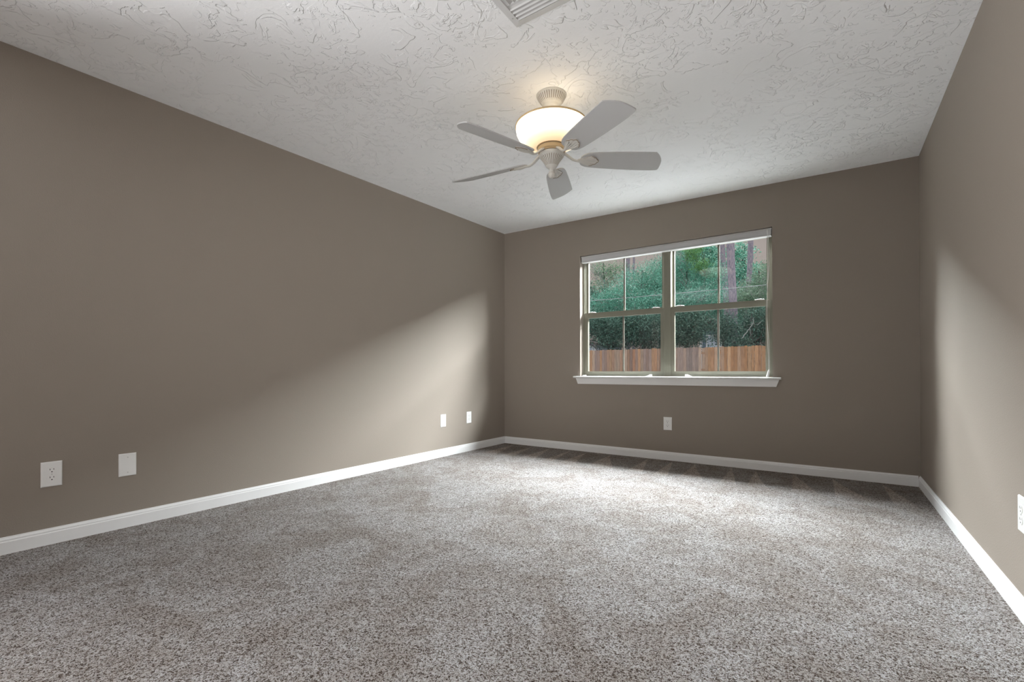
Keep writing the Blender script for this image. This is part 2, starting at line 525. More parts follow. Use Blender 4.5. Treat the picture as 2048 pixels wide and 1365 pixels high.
# added cased doorways behind the viewer, unseen openings for the fill lamps
d1 = empty('added_door_1', (3.0, YR, 0))
struct(d1, 'added cased doorway behind the viewer, opening for the fill lamp', 'doorway')
mb = MB()
for x0, x1 in ((2.25, 2.325), (3.675, 3.74)): mb.bbox((x0, YR, 0), (x1, YR + .016, 2.15), .004)
obj('casing', mb.bbox((2.25, YR, 2.15), (3.74, YR + .016, 2.225), .004), M['trim'], d1)

d2 = empty('added_door_2', (0, -5.15, 0))  # second added doorway, for the fill lamp on the left
struct(d2, 'added cased doorway in the left wall behind the viewer, opening for the fill lamp', 'doorway')
mb = MB()
for y0, y1 in ((-4.505, -4.43), (-5.87, -5.795)): mb.bbox((0, y0, 0), (.016, y1, 2.11), .004)
obj('casing', mb.bbox((0, -5.87, 2.11), (.016, -4.43, 2.185), .004), M['trim'], d2)

# ------------------------------------------------------------------ raised blind
bl = empty('window_blind', (XM, .03, WZ1))
tag(bl, 'white blind drawn fully up at the top of the window', 'blind')
BX0, BX1 = WX0 + .005, WX1 - .006
hr = [(.050, 2.083), (.008, 2.083), (.006, 2.080), (.006, 2.072), (.009, 2.069), (.050, 2.069)]
obj('headrail', MB().prism(hr, lambda u, v, d: (d, u + .014, v), BX0, BX1), M['blind'], bl)
stack = [(.050, 2.0685), (.012, 2.0685)]
for i in range(8):
    z = 2.0665 - i * .0049
    stack += [(.012, z), (.0105, z - .0016), (.012, z - .0032)]
stack += [(.050, stack[-1][1])]
obj('slat_stack', MB().prism(stack, lambda u, v, d: (d, u + .012, v), BX0 + .004, BX1 - .004), M['blind'], bl)
br = [(.052, 2.0270), (.010, 2.0270), (.006, 2.024), (.006, 2.017), (.010, 2.0140), (.052, 2.0140)]
obj('bottom_rail', MB().prism(br, lambda u, v, d: (d, u + .012, v), BX0 + .003, BX1 - .003), M['blind'], bl)
for x in (BX0 + .03, BX1 - .035):
    obj('bracket_clip', MB().bbox((x - .010, .0175, 2.071), (x + .010, .0198, 2.081), .001), M['screw'], bl)
cx = 2.757
pts = []
for i in range(40):
    q = i / 39
    z = 2.068 - q * 1.205
    pts.append((cx + .006 * q + .006 * math.sin(q * 7.5) * (1 - q * .3), .012 - .010 * q + .0015 * math.sin(q * 9), z))
cd = obj('lift_cord', MB().tube(pts, .0016, 6).tube([(p[0] + .004 + .006 * math.sin(i * .23), p[1] - .0008, p[2]) for i, p in enumerate(pts)], .0014, 6), M['cord'], bl)
e = Vector(pts[-1])
obj('tassel', MB().tube([e + Vector((.004, 0, .004)), e + Vector((.002, -.001, -.010)), e + Vector((-.003, -.002, -.035)), e + Vector((-.009, -.003, -.058)), e + Vector((-.010, -.003, -.0605))],
                        [.003, .0075, .0095, .0115, .009], 12), M['plate'], cd)

# small white clips lying on the stool
clips = [(1.030, 'flat', 'small flat white clip at the left end of the window stool'),
         (1.733, 'right', 'small white wedge clip on the stool left of the window mullion'),
         (2.095, 'left', 'small white wedge clip on the stool right of the window mullion')]
for x, kind, lab in clips:
    if kind == 'flat':
        poly = [(x - .020, .8003), (x + .020, .8003), (x + .020, .809), (x + .014, .812), (x - .020, .812)]
    else:
        s_ = 1 if kind == 'left' else -1
        poly = [(x - .022 * s_, .8003), (x + .034 * s_, .8003), (x + .034 * s_, .804), (x - .006 * s_, .821), (x - .022 * s_, .821)]
        if s_ < 0: poly = poly[::-1]
    o = obj('blind_clip', MB().prism(poly, lambda u, v, d: (u, d, v), .012, .034), M['plate'])
    tag(o, lab, 'clip', 'white clips on the window stool')


# ------------------------------------------------------------------ wall plates (built facing local -y)
PW, PH = .0785, .1240


def plate_mb():
    p = MB()
    o = [(-PW / 2, -PH / 2), (PW / 2, -PH / 2), (PW / 2, PH / 2), (-PW / 2, PH / 2)]
    vs = []
    for ins, y in ((0, 0), (0, -.0022), (.0022, -.0048), (.0045, -.0058)):
        for x, z in o: vs.append((x - math.copysign(ins, x), y, z - math.copysign(ins, z)))
    fs = [(i * 4 + j, i * 4 + (j + 1) % 4, i * 4 + 4 + (j + 1) % 4, i * 4 + 4 + j) for i in range(3) for j in range(4)]
    fs += [(3, 2, 1, 0), (12, 13, 14, 15)]
    return p.add(vs, fs)


def disc_mb(x, z, r, y0, y1, seg=16, sq=1.0):
    pts = [(x + r * math.cos(2 * math.pi * j / seg), z + sq * r * math.sin(2 * math.pi * j / seg)) for j in range(seg)]
    return MB().prism(pts, lambda u, v, d: (u, d, v), y0, y1)


def make_outlet():
    r = empty('wall_outlet', (0, 0, 0))
    obj('cover_plate', plate_mb(), M['plate'], r, True)
    for s_ in (1, -1):
        z0 = s_ * .0195
        pts = []
        for j in range(32):                             # round face with flattened top and bottom
            a = 2 * math.pi * j / 32
            pts.append((.0170 * math.cos(a), z0 + max(-.0142, min(.0142, .0170 * math.sin(a)))))
        rc = obj('receptacle', MB().prism(pts, lambda u, v, d: (u, d, v), -.0075, -.0057), M['plate'], r, True)
        obj('slot', MB().box((-.0080, -.0077, z0 + .0005), (-.0056, -.0074, z0 + .0085)), M['slot'], rc, True)
        obj('slot', MB().box((.0056, -.0077, z0 + .0015), (.0078, -.0074, z0 + .0080)), M['slot'], rc, True)
        obj('ground_hole', disc_mb(0, z0 - .0075, .0027, -.0077, -.0074), M['slot'], rc, True)
    obj('screw', disc_mb(0, 0, .0028, -.0068, -.0057), M['screw'], r, True)
    return r


def make_blank():
    r = empty('blank_wall_plate', (0, 0, 0))
    obj('cover_plate', plate_mb(), M['plate'], r, True)
    for s_ in (1, -1):
        obj('screw', disc_mb(0, s_ * .0415, .0030, -.0068, -.0057), M['screw'], r, True)
    return r


OUT = [((0, -3.903, .347), math.pi / 2, 'white duplex outlet on the left wall nearest the viewer, left of the blank plate'),
       ((0, -.665, .359), math.pi / 2, 'white duplex outlet on the left wall close to the far corner'),
       ((1.915, 0, .350), 0, 'white duplex outlet on the far wall below the window'),
       ((W, -2.211, .361), -math.pi / 2, 'white duplex outlet on the right wall cut by the picture edge')]
first = make_outlet()
for i, (loc, rz, lab) in enumerate(OUT):
    o = first if i == 0 else copy_tree(first)
    o.location = loc; o.rotation_euler = (0, 0, rz); tag(o, lab, 'outlet', 'duplex wall outlets')
BLK = [((0, -3.600, .343), 'blank white wall plate with two screws beside the nearest left wall outlet'),
       ((0, -1.066, .359), 'blank white wall plate next to the outlet by the far corner')]
first = make_blank()
for i, (loc, lab) in enumerate(BLK):
    o = first if i == 0 else copy_tree(first)
    o.location = loc; o.rotation_euler = (0, 0, math.pi / 2); tag(o, lab, 'wall plate', 'blank wall plates')

# ------------------------------------------------------------------ ceiling register
VX0, VY1 = 2.022, -2.752
VX1, VY0 = VX0 + .40, VY1 - .30
vz = ceil_z(VX0 + .2, VY1 - .15)
vent = empty('ceiling_vent', ((VX0 + VX1) / 2, (VY0 + VY1) / 2, vz))
tag(vent, 'white louvred air register in the ceiling at the top edge', 'vent')
mb = MB()
FWD = .034
o = [(VX0, VY0), (VX1, VY0), (VX1, VY1), (VX0, VY1)]
i_ = [(VX0 + FWD, VY0 + FWD), (VX1 - FWD, VY0 + FWD), (VX1 - FWD, VY1 - FWD), (VX0 + FWD, VY1 - FWD)]
vs = [(x, y, vz + .004) for x, y in o] + [(x, y, vz - .003) for x, y in o] + [(x, y, vz - .009) for x, y in i_] + [(x, y, vz + .004) for x, y in i_]
fs = []
for q in range(4):
    n_ = (q + 1) % 4
    fs += [(q, n_, 4 + n_, 4 + q), (4 + q, 4 + n_, 8 + n_, 8 + q), (8 + q, 8 + n_, 12 + n_, 12 + q)]
obj('frame', mb.add(vs, fs), M['vent'], vent)
obj('duct_opening', MB().box((VX0 + FWD, VY0 + FWD, vz + .0005), (VX1 - FWD, VY1 - FWD, vz + .003)), M['duct'], vent)


def louver(p0, p1, out, w=.024):
    """curved blade between two points, leaning towards out"""
    p0, p1, out = Vector(p0), Vector(p1), Vector(out)
    prof = [(0, 0), (.35, -.12), (.7, -.40), (.92, -.85)]
    vs = []
    for q in (p0, p1):
        for a, b in prof: vs.append(q + out * (a * w) + Vector((0, 0, b * .011)))
        for a, b in reversed(prof): vs.append(q + out * (a * w - .0008) + Vector((0, 0, b * .011 + .0010)))
    n_ = 8
    fs = [(j, (j + 1) % n_, n_ + (j + 1) % n_, n_ + j) for j in range(n_)] + [tuple(reversed(range(n_))), tuple(range(n_, 2 * n_))]
    return MB().add(vs, fs)


for q in range(4):
    y = VY1 - FWD - .026 - q * .021
    obj('louver', louver((VX0 + FWD, y, vz - .0005), (VX1 - FWD, y, vz - .0005), (0, 1, 0)), M['vent'], vent)
for q in range(4):
    y = VY0 + FWD + .026 + q * .021
    obj('louver', louver((VX0 + FWD, y, vz - .0005), (VX1 - FWD, y, vz - .0005), (0, -1, 0)), M['vent'], vent)
for q in range(12):
    x = VX0 + FWD + .034 + q * .0235
    obj('louver', louver((x, VY0 + FWD + .098, vz - .0005), (x, VY1 - FWD - .098, vz - .0005), (-1, 0, 0), .016), M['vent'], vent)
obj('screw', MB().lathe([(.003, vz - .007), (.004, vz - .0075), (.003, vz - .0085)], (VX0 + .017, VY1 - .06), 12), M['screw'], vent)

# ------------------------------------------------------------------ ceiling fan
FX, FYY = 1.884, -2.187
fz_ = ceil_z(FX, FYY)
fan = empty('ceiling_fan', (FX, FYY, fz_))
tag(fan, 'antique white ceiling fan with five blades and a lit glass bowl', 'ceiling fan')
c0 = (FX, FYY)
obj('canopy', MB().lathe([(.0845, fz_), (.0865, fz_ - .003), (.0850, fz_ - .006), (.0815, fz_ - .008), (.0805, fz_ - .012), (.0770, fz_ - .020),
                          (.0700, fz_ - .032), (.0600, fz_ - .044), (.0490, fz_ - .053), (.0430, fz_ - .056), (.041, fz_ - .060), (.034, fz_ - .066), (.030, fz_ - .070)],
                         c0, 288, flute=(4, 7, 36, .0030, 1)), [M['fan'], M['glaze']], fan)
obj('downrod', MB().lathe([(.013, fz_ - .066), (.013, 2.16)], c0, 24).lathe([(.018, fz_ - .069), (.021, fz_ - .075), (.018, fz_ - .083)], c0, 24), M['fan'], fan)
BOWL = [(.197, 2.292), (.2035, 2.286), (.2040, 2.268), (.2005, 2.245), (.192, 2.224), (.180, 2.204), (.166, 2.190), (.150, 2.180), (.134, 2.171), (.115, 2.160), (.098, 2.1495), (.088, 2.142)]
BOWL = [(r, 2.142 + (z - 2.142) * .82) for r, z in BOWL]
inner = [(r - .005, z + .003) for r, z in reversed(BOWL)]
mb = MB().lathe(BOWL, c0, 96, cap=False).lathe([BOWL[-1]] + inner + [BOWL[0]], c0, 96, mi=1, cap=False)
obj('glass_bowl', mb, [M['bowl'], M['bowl_in']], fan)
obj('bowl_rim', MB().lathe([(.196, 2.2665), (.2075, 2.2665), (.2085, 2.262), (.2065, 2.258), (.2005, 2.2575), (.196, 2.2665)], c0, 96, cap=False), M['bronze_glow'], fan)
obj('motor_housing', MB().lathe([(.070, 2.158), (.086, 2.1485), (.087, 2.1445), (.082, 2.1415), (.0795, 2.1410), (.0795, 2.1385), (.080, 2.137), (.080, 2.119), (.0765, 2.1165), (.071, 2.114), (.0715, 2.108)], c0, 96), M['bronze_glow'], fan)
obj('housing_seam', MB().lathe([(.0797, 2.1418), (.0812, 2.1400), (.0797, 2.1382)], c0, 96).lathe([(.0700, 2.1095), (.0728, 2.1075), (.0700, 2.1055)], c0, 96), M['glaze'], fan)
obj('switch_housing', MB().lathe([(.066, 2.1075), (.0705, 2.1050), (.0725, 2.0985), (.0715, 2.0915), (.0665, 2.0865), (.0645, 2.0835), (.058, 2.0750), (.049, 2.0630), (.041, 2.0500), (.0345, 2.0370),
                                  (.0325, 2.0340), (.0300, 2.0300), (.022, 2.0235), (.016, 2.0200), (.0125, 2.0150), (.0115, 2.006)], c0, 240, flute=(5, 9, 30, .0032, 1)), [M['fan'], M['glaze']], fan)
obj('finial', MB().lathe([(.0115, 2.0070), (.0155, 2.0040), (.0150, 2.0010), (.0130, 1.9985), (.0185, 1.9930), (.0205, 1.9865), (.0195, 1.9795), (.0160, 1.9730), (.0100, 1.9685), (.004, 1.967)], c0, 32), M['fan'], fan)
bd = bpy.data.lights.new('fan_bulb', 'POINT')
bd.energy = 0.75; bd.color = (1.0, .90, .74); bd.shadow_soft_size = .05
bo = bpy.data.objects.new('fan_bulb', bd); COL.objects.link(bo)
bo.parent = fan; bo.location = (0.05, 0.0, 2.205 - fz_)
for a in (0.4, 2.5, 4.6):
    x, y = FX + .085 * math.cos(a), FYY + .085 * math.sin(a)
    obj('bulb', MB().lathe([(.006, 2.246), (.016, 2.241), (.022, 2.231), (.022, 2.219), (.014, 2.200), (.011, 2.185)], (x, y), 20), M['bowl_in'], fan)

PITCH = math.radians(16)
ZB, TY, TX = 2.077, .049, -.008
base_ang = -31.19


def blade_fn(ang, inv=1):
    d = Vector((math.cos(ang), math.sin(ang), 0)); t = Vector((-math.sin(ang), math.cos(ang), 0))
    d3 = Vector((d.x, d.y, TX * d.x + TY * d.y)).normalized()
    t3 = Vector((t.x, t.y, TX * t.x + TY * t.y)).normalized()
    n3 = d3.cross(t3)
    tp = t3 * math.cos(PITCH) - n3 * math.sin(PITCH)
    np_ = d3.cross(tp)
    return lambda r, s, h: Vector((FX, FYY, ZB)) + d3 * r + tp * s + np_ * h


def smooth_poly(pts, it=2):
    for _ in range(it):
        out = []
        for i in range(len(pts)):
            p, q = pts[i], pts[(i + 1) % len(pts)]
            out += [(p[0] * .75 + q[0] * .25, p[1] * .75 + q[1] * .25), (p[0] * .25 + q[0] * .75, p[1] * .25 + q[1] * .75)]
        pts = out
    return pts


BLADE = [(.168, -.012), (.172, -.031), (.187, -.048), (.217, -.060), (.30, -.0675), (.42, -.0735), (.52, -.0765), (.594, -.0775), (.603, -.0760),
         (.632, -.048), (.652, -.018), (.660, .012), (.664, .052), (.662, .0690), (.649, .0745), (.58, .0775), (.50, .0765), (.42, .0735), (.30, .0675), (.217, .060), (.187, .048), (.172, .031), (.168, .012)]
BLADE = smooth_poly(BLADE, 1)
SHELL = [(.188, -.010), (.205, -.016), (.225, -.026), (.250, -.037), (.268, -.040), (.276, -.036), (.279, -.029), (.290, -.029), (.298, -.022), (.299, -.014), (.309, -.011), (.314, -.003), (.311, .006),
         (.303, .011), (.303, .019), (.296, .026), (.285, .028), (.281, .035), (.270, .040), (.250, .037), (.225, .026), (.205, .016), (.188, .010)]
SHELL = smooth_poly([(r - .036, s_) for r, s_ in SHELL], 1)
for kk in range(5):
    ang = math.radians(base_ang + 72 * kk)
    fn = blade_fn(ang)
    bm_ = MB().prism(BLADE, fn, -.003, .003)
    obj('blade', bm_, M['blade'], fan)
    arm = MB()
    d = Vector((math.cos(ang), math.sin(ang), 0))
    hub = Vector((FX, FYY, 0)) + d * .072 + Vector((0, 0, 2.112))
    hub0 = Vector((FX, FYY, 0)) + d * .05 + Vector((0, 0, 2.113))
    P0 = hub; P3 = fn(.164, 0, -.008); P1 = hub + d * .030 + Vector((0, 0, -.012)); P2 = fn(.122, 0, -.016)
    path = [hub0] + [P0 * (1 - q) ** 3 + P1 * 3 * q * (1 - q) ** 2 + P2 * 3 * q * q * (1 - q) + P3 * q ** 3 for q in [i / 10 for i in range(11)]] + [fn(.189, 0, -.007)]
    arm.tube(path, [.013, .013, .0125, .012, .0115, .011, .0105, .010, .0095, .0095, .0095, .0095, .008], 10, flat=.62)
    arm.prism(SHELL, fn, -.0085, -.0032)
    for s0, s1, r1 in ((0, 0, .269), (.005, .016, .258), (-.005, -.016, .254), (.008, .030, .236), (-.008, -.030, .234)):
        arm.tube([fn(.164, s0, -.0085), fn(.199, s0 + (s1 - s0) * .4, -.0105), fn(.226, s0 + (s1 - s0) * .75, -.0105), fn(r1, s1, -.0080)], [.003, .0045, .0045, .002], 6)
    ir = obj('blade_iron', arm, M['fan'], fan)
    for rr, ss in ((.204, .012), (.204, -.012), (.249, 0)):
        pts = [(rr + .0042 * math.cos(2 * math.pi * j / 12), ss + .0042 * math.sin(2 * math.pi * j / 12)) for j in range(12)]
        obj('screw', MB().prism(pts, fn, -.0108, -.0085), M['screw'], ir)
    edge_ = MB()
    rim = [fn(r - .0008, s, -.0090) for r, s in SHELL if r > .226]
    edge_.tube(rim, .0016, 6)
    obj('glazed_edge', edge_, M['glaze'], ir)

# ------------------------------------------------------------------ outside
CAM = Vector(cam.location)


def at(px, py, Y):
    """a point that stands Y metres behind the back wall, found from where it shows in the photograph"""
    d = _r2 * ((px - 1024) / 929.43) - _u2 * ((py - 737.65) / 929.43) + _f
    return CAM + d * ((Y - CAM.y) / d.y)


GZ = -.25
g = obj('ground', MB().box((-60, T + .01, GZ - .3), (70, 90, GZ)), M['bounce_ground'])
struct(g, 'unseen ground outside the window, grey for neutral bounced light', 'ground')

# --- cedar fence
FEN = 17.5
fence = empty('wooden_fence', (0, FEN, GZ))
tag(fence, 'weathered cedar picket fence across the yard behind the window', 'fence')
PKW = .133
x = -13.0
rnd = random.Random(5)
tones = [(.50, .30, .18), (.44, .25, .15), (.42, .27, .19), (.34, .24, .20), (.46, .34, .26), (.36, .27, .24), (.52, .34, .22), (.40, .22, .14)]
grey_t = [(.38, .28, .23), (.34, .26, .23), (.44, .33, .26), (.30, .24, .22), (.42, .27, .18)]
warm_t = [(.50, .29, .16), (.46, .25, .13), (.54, .34, .20), (.42, .24, .14), (.48, .32, .22)]
xgap = at(1408.5, 700, FEN).x
while x < 8.0:
    mb = MB(); cols = []
    x1 = x + PKW * 18
    while x < x1 - 1e-6:
        w_ = PKW * rnd.uniform(.90, .98); top = 1.905 + rnd.uniform(-.018, .018); y_ = FEN + rnd.uniform(-.006, .006)
        if abs(x + w_ / 2 - xgap) < PKW * .55: y_ += .05; top -= .04
        c_ = .022
        poly = [(x, GZ), (x + w_, GZ), (x + w_, top - c_), (x + w_ - c_, top), (x + c_, top), (x, top - c_)]
        mb.prism(poly, lambda u, v, d: (u, d, v), y_, y_ + .017)
        pal = tones if x < -3.2 else (grey_t if x < xgap else warm_t)
        t_ = rnd.choice(pal); k_ = rnd.uniform(.85, 1.15)
        cols += [(t_[0] * k_, t_[1] * k_, t_[2] * k_, 1)] * 8
        x += PKW
    xs0 = x1 - PKW * 18
    p = obj('board_panel', mb, M['fence'], fence)
    ca = p.data.color_attributes.new('board', 'FLOAT_COLOR', 'FACE' if False else 'CORNER')
    # colour every board: faces keep their order
    fc = []
    for pi, pl in enumerate(p.data.polygons): fc += list(cols[pi]) * pl.loop_total
    ca.data.foreach_set('color', fc)
    rl = MB()
    for z in (.05, .85, 1.6): rl.box((xs0, FEN + .03, z), (x1, FEN + .07, z + .09))
    q = obj('rail', rl, M['fence'], fence)
    ca = q.data.color_attributes.new('board', 'FLOAT_COLOR', 'CORNER')
    ca.data.foreach_set('color', [.42, .26, .17, 1] * sum(pl.loop_total for pl in q.data.polygons))
    q = obj('post', MB().box((xs0 - .045, FEN + .07, GZ), (xs0 + .045, FEN + .16, 1.85)), M['fence'], fence)
    ca = q.data.color_attributes.new('board', 'FLOAT_COLOR', 'CORNER')
    ca.data.foreach_set('color', [.36, .25, .18, 1] * sum(pl.loop_total for pl in q.data.polygons))

# --- overhead cable
P, Q = at(1178, 603, 13.0), at(1535, 570, 13.0)
sl = (Q - P) / (Q.x - P.x)
pts = []
for i in range(25):
    x = -22 + 40 * i / 24
    p = P + sl * (x - P.x); p.z += .0016 * (x + 1.2) ** 2 - .01
    pts.append(p)
tag(obj('power_line', MB().tube(pts, .011, 6), M['wire']), 'thin grey overhead cable crossing in front of the trees', 'cable')


# --- trees
def leaves(name, blobs, n, size, material, parent, seed, droop=.3, clump=.35, per=26):
    """one foliage mesh: many small pointed leaves gathered in clumps on the given blobs (centre, radii)"""
    r = np.random.default_rng(seed)
    wts = np.array([b[1][0] * b[1][2] for b in blobs]); wts = wts / wts.sum()
    nc = max(1, n // per)
    bi = r.choice(len(blobs), nc, p=wts)
    cen = np.array([tuple(b[0]) for b in blobs])[bi]; rad = np.array([tuple(b[1]) for b in blobs])[bi]
    u = r.normal(size=(nc, 3)); u /= np.linalg.norm(u, axis=1)[:, None]
    rr = r.uniform(.25, 1, nc) ** .55
    cc = cen + u * rad * rr[:, None]
    tone = np.clip(r.normal(.45, .17, nc) + .12 * u[:, 2], 0, 1)
    dirc = u + r.normal(size=(nc, 3)) * .7; dirc[:, 2] -= droop; dirc /= np.linalg.norm(dirc, axis=1)[:, None]
    idx = np.repeat(np.arange(nc), per); N = len(idx)
    p = cc[idx] + r.normal(size=(N, 3)) * clump * np.array([1, 1, .7])
    d = dirc[idx] + r.normal(size=(N, 3)) * .55; d /= np.linalg.norm(d, axis=1)[:, None]
    s = np.cross(d, r.normal(size=(N, 3))); s /= np.linalg.norm(s, axis=1)[:, None]
    L = size[0] * r.uniform(.6, 1.35, N)[:, None]; Wd = size[1] * r.uniform(.7, 1.3, N)[:, None]
    nn = np.cross(d, s)
    v = np.stack([p - d * L / 2, p + s * Wd / 2 - d * L * .05 + nn * L * .06, p + d * L / 2, p - s * Wd / 2 - d * L * .05 + nn * L * .06], 1).reshape(-1, 3)
    v[:, 2] = np.maximum(v[:, 2], GZ + .03)
    v -= np.array(tuple(ORG[parent]))
    me = bpy.data.meshes.new(name)
    me.vertices.add(N * 4); me.vertices.foreach_set('co', v.astype(np.float32).ravel())
    me.loops.add(N * 4); me.loops.foreach_set('vertex_index', np.arange(N * 4, dtype=np.int32))
    me.polygons.add(N); me.polygons.foreach_set('loop_start', np.arange(0, N * 4, 4, dtype=np.int32))
    me.update(calc_edges=True)
    lv = np.clip(tone[idx] + r.normal(size=N) * .16, 0, 1)
    at_ = me.attributes.new('leaf', 'FLOAT', 'FACE'); at_.data.foreach_set('value', lv.astype(np.float32))
    me.materials.append(material)
    o = bpy.data.objects.new(name, me); COL.objects.link(o); o.parent = parent; ORG[o] = ORG[parent].copy()
    return o


def limb(a, b, r0, r1, rn, mb, bend=.12):
    a, b = Vector(a), Vector(b); n = 6; L = (b - a).length
    pts = [a.lerp(b, i / n) + Vector((rn.uniform(-1, 1), rn.uniform(-1, 1), rn.uniform(-.4, .4))) * (bend * L * .25 if 0 < i < n else 0) for i in range(n + 1)]
    mb.tube(pts, [r0 + (r1 - r0) * i / n for i in range(n + 1)], 7)
    return pts


def tree(name, label, cat, blobs_px, Y, n, size, material, seed, trunk_px=None, tr=.12, bark='bark_dark', group='trees behind the fence', clump=.32, twigs=0, droop=.3, per=26):
    n = int(n * 1.75); rn = random.Random(seed)
    ppm = lambda py: (at(1300, 700, Y) - CAM).dot(_f) / 929.43
    m_px = ppm(0)
    blobs = [(at(px, py, Y + dy), (rx * m_px, max(rx, ry) * m_px * .7, ry * m_px)) for px, py, rx, ry, dy in blobs_px]
    bx = blobs[0][0]
    tx = at(trunk_px, 700, Y).x if trunk_px else bx.x
    root = empty(name, (tx, Y, GZ))
    tag(root, label, cat, group)
    top = max(b[0].z + b[1][2] * .5 for b in blobs)
    mb = MB()
    limb((tx, Y, GZ - .02), (bx.x * .7 + tx * .3, Y, top), tr, tr * .25, rn, mb, .05)
    obj('trunk', mb, M[bark], root)
    br_ = MB()
    for c_, r_ in blobs:
        for q in range(3 + twigs):
            e_ = Vector(c_) + Vector((rn.uniform(-.8, .8) * r_[0], rn.uniform(-1.0 if twigs else -.8, .0 if twigs else .3) * r_[1], rn.uniform(-.5, .8) * r_[2]))
            z0 = min(max(GZ + .5, e_.z - rn.uniform(.5, 2.5)), top * .95)
            q_ = (z0 - GZ) / max(top - GZ, .1)
            limb((tx + (bx.x - tx) * .7 * q_, Y, z0), e_, tr * .3, .014, rn, br_, .25)
    obj('branches', br_, M['twig' if twigs else bark], root)
    leaves('foliage', blobs, n, size, material, root, seed, clump=clump, droop=droop, per=per)
    return root


LEAF = (.14, .042)
FINE = (.18, .027)
# far rank
tree('oak_tree', 'broad dark tree filling the left pane behind the willow-leaved tree', 'tree', [(1205, 625, 60, 48, 0), (1165, 600, 40, 40, 0), (1240, 640, 40, 40, 1), (1110, 610, 45, 55, 0), (1060, 620, 45, 50, 0)], 42, 12000, (.26, .09), M['leaf_dark_shaded'], 11, tr=.2)
tree('oak_tree', 'broad dark tree behind the window mullion', 'tree', [(1320, 600, 55, 62, 0), (1290, 640, 40, 40, 0), (1350, 560, 40, 50, 0)], 44, 10000, (.26, .09), M['leaf_dark_shaded'], 12, tr=.2)
tree('oak_tree', 'tall blue-green tree left of the twin pine trunks', 'tree', [(1420, 570, 45, 75, 0), (1400, 520, 40, 45, 0), (1440, 640, 45, 45, 0)], 43, 11000, (.26, .09), M['leaf_teal'], 13, tr=.2)
tree('oak_tree', 'tall blue-green tree behind the thickest pine trunk', 'tree', [(1490, 590, 40, 60, 0), (1484, 535, 22, 42, 0), (1520, 620, 45, 50, 0), (1478, 505, 14, 22, 0), (1590, 590, 50, 75, 0), (1660, 610, 50, 70, 0)], 45, 15000, (.26, .09), M['leaf_teal'], 14, tr=.2)
# middle rank
tree('willow_oak_tree', 'big light green tree with fine leaves filling the upper left pane', 'tree', [(1285, 575, 55, 48, 0), (1245, 600, 55, 40, -1), (1320, 560, 30, 48, 0), (1215, 610, 45, 30, -.5), (1300, 610, 50, 30, -1.5)], 28, 15000, FINE, M['leaf_teal'], 21, tr=.18, twigs=3, droop=.5)
tree('willow_oak_tree', 'thin-crowned tree with sky showing through at the top left of the window', 'tree', [(1205, 560, 24, 34, 0), (1235, 545, 22, 22, 0), (1192, 535, 20, 16, 0)], 31, 2000, FINE, M['leaf_mid'], 22, trunk_px=1209, tr=.14, twigs=4)
tree('willow_oak_tree', 'dense green tree right of the window mullion', 'tree', [(1375, 570, 35, 45, 0), (1360, 520, 30, 40, 0), (1400, 600, 45, 28, -1), (1425, 560, 25, 38, 0), (1365, 610, 30, 30, -1)], 29, 11000, FINE, M['leaf_teal'], 23, tr=.18, twigs=4, droop=.5)
tree('young_pine_tree', 'bright fresh green young pine at the top of the right pane', 'tree', [(1388, 503, 13, 15, -3.2), (1402, 528, 14, 9, -3.2), (1380, 490, 11, 8, -3.2)], 31, 1300, (.22, .028), M['leaf_lime'], 24, tr=.07, droop=-.3, per=40, clump=.22)
tree('willow_oak_tree', 'olive tinted tree at the right edge of the window', 'tree', [(1518, 585, 28, 28, 0), (1500, 600, 30, 20, -.5), (1535, 555, 20, 30, 0), (1487, 610, 20, 18, 0)], 27, 6500, FINE, M['leaf_olive'], 25, tr=.14, twigs=3)
# near rank: shrubs right behind the fence
tree('hedge_bush', 'dark bushy shrub above the fence at the left window edge', 'shrub', [(1225, 668, 32, 32, 0), (1200, 655, 28, 26, 0), (1140, 665, 30, 32, 0)], 20.5, 7500, LEAF, M['leaf_dark_shaded'], 31, tr=.08, group='shrubs behind the fence')
tree('hedge_bush', 'dark bushy shrub above the fence left of the mullion', 'shrub', [(1290, 665, 42, 34, 0), (1260, 650, 30, 26, 0), (1325, 660, 25, 35, 0)], 21, 8500, LEAF, M['leaf_dark_shaded'], 32, tr=.08, group='shrubs behind the fence')
tree('hedge_bush', 'rounded green shrub above the fence right of the mullion', 'shrub', [(1375, 662, 32, 34, 0), (1360, 645, 25, 28, 0), (1386, 652, 16, 30, 0)], 20.5, 7500, LEAF, M['leaf_dark_shaded'], 33, tr=.08, group='shrubs behind the fence')
tree('hedge_bush', 'dark shrub in front of the blue-grey house', 'shrub', [(1447, 652, 10, 24, 0), (1452, 676, 9, 12, 0)], 22.5, 2000, LEAF, M['leaf_dark_shaded'], 34, tr=.08, group='shrubs behind the fence')
right_shrub = tree('hedge_bush', 'dark shrub with a bare white branch at the right window edge', 'shrub', [(1507, 660, 23, 28, .6), (1530, 650, 20, 35, .6), (1474, 687, 22, 10, 0), (1500, 640, 12, 16, .8), (1570, 655, 35, 35, .6), (1630, 660, 35, 35, .6)], 21, 9500, LEAF, M['leaf_dark_shaded'], 35, tr=.08, group='shrubs behind the fence')

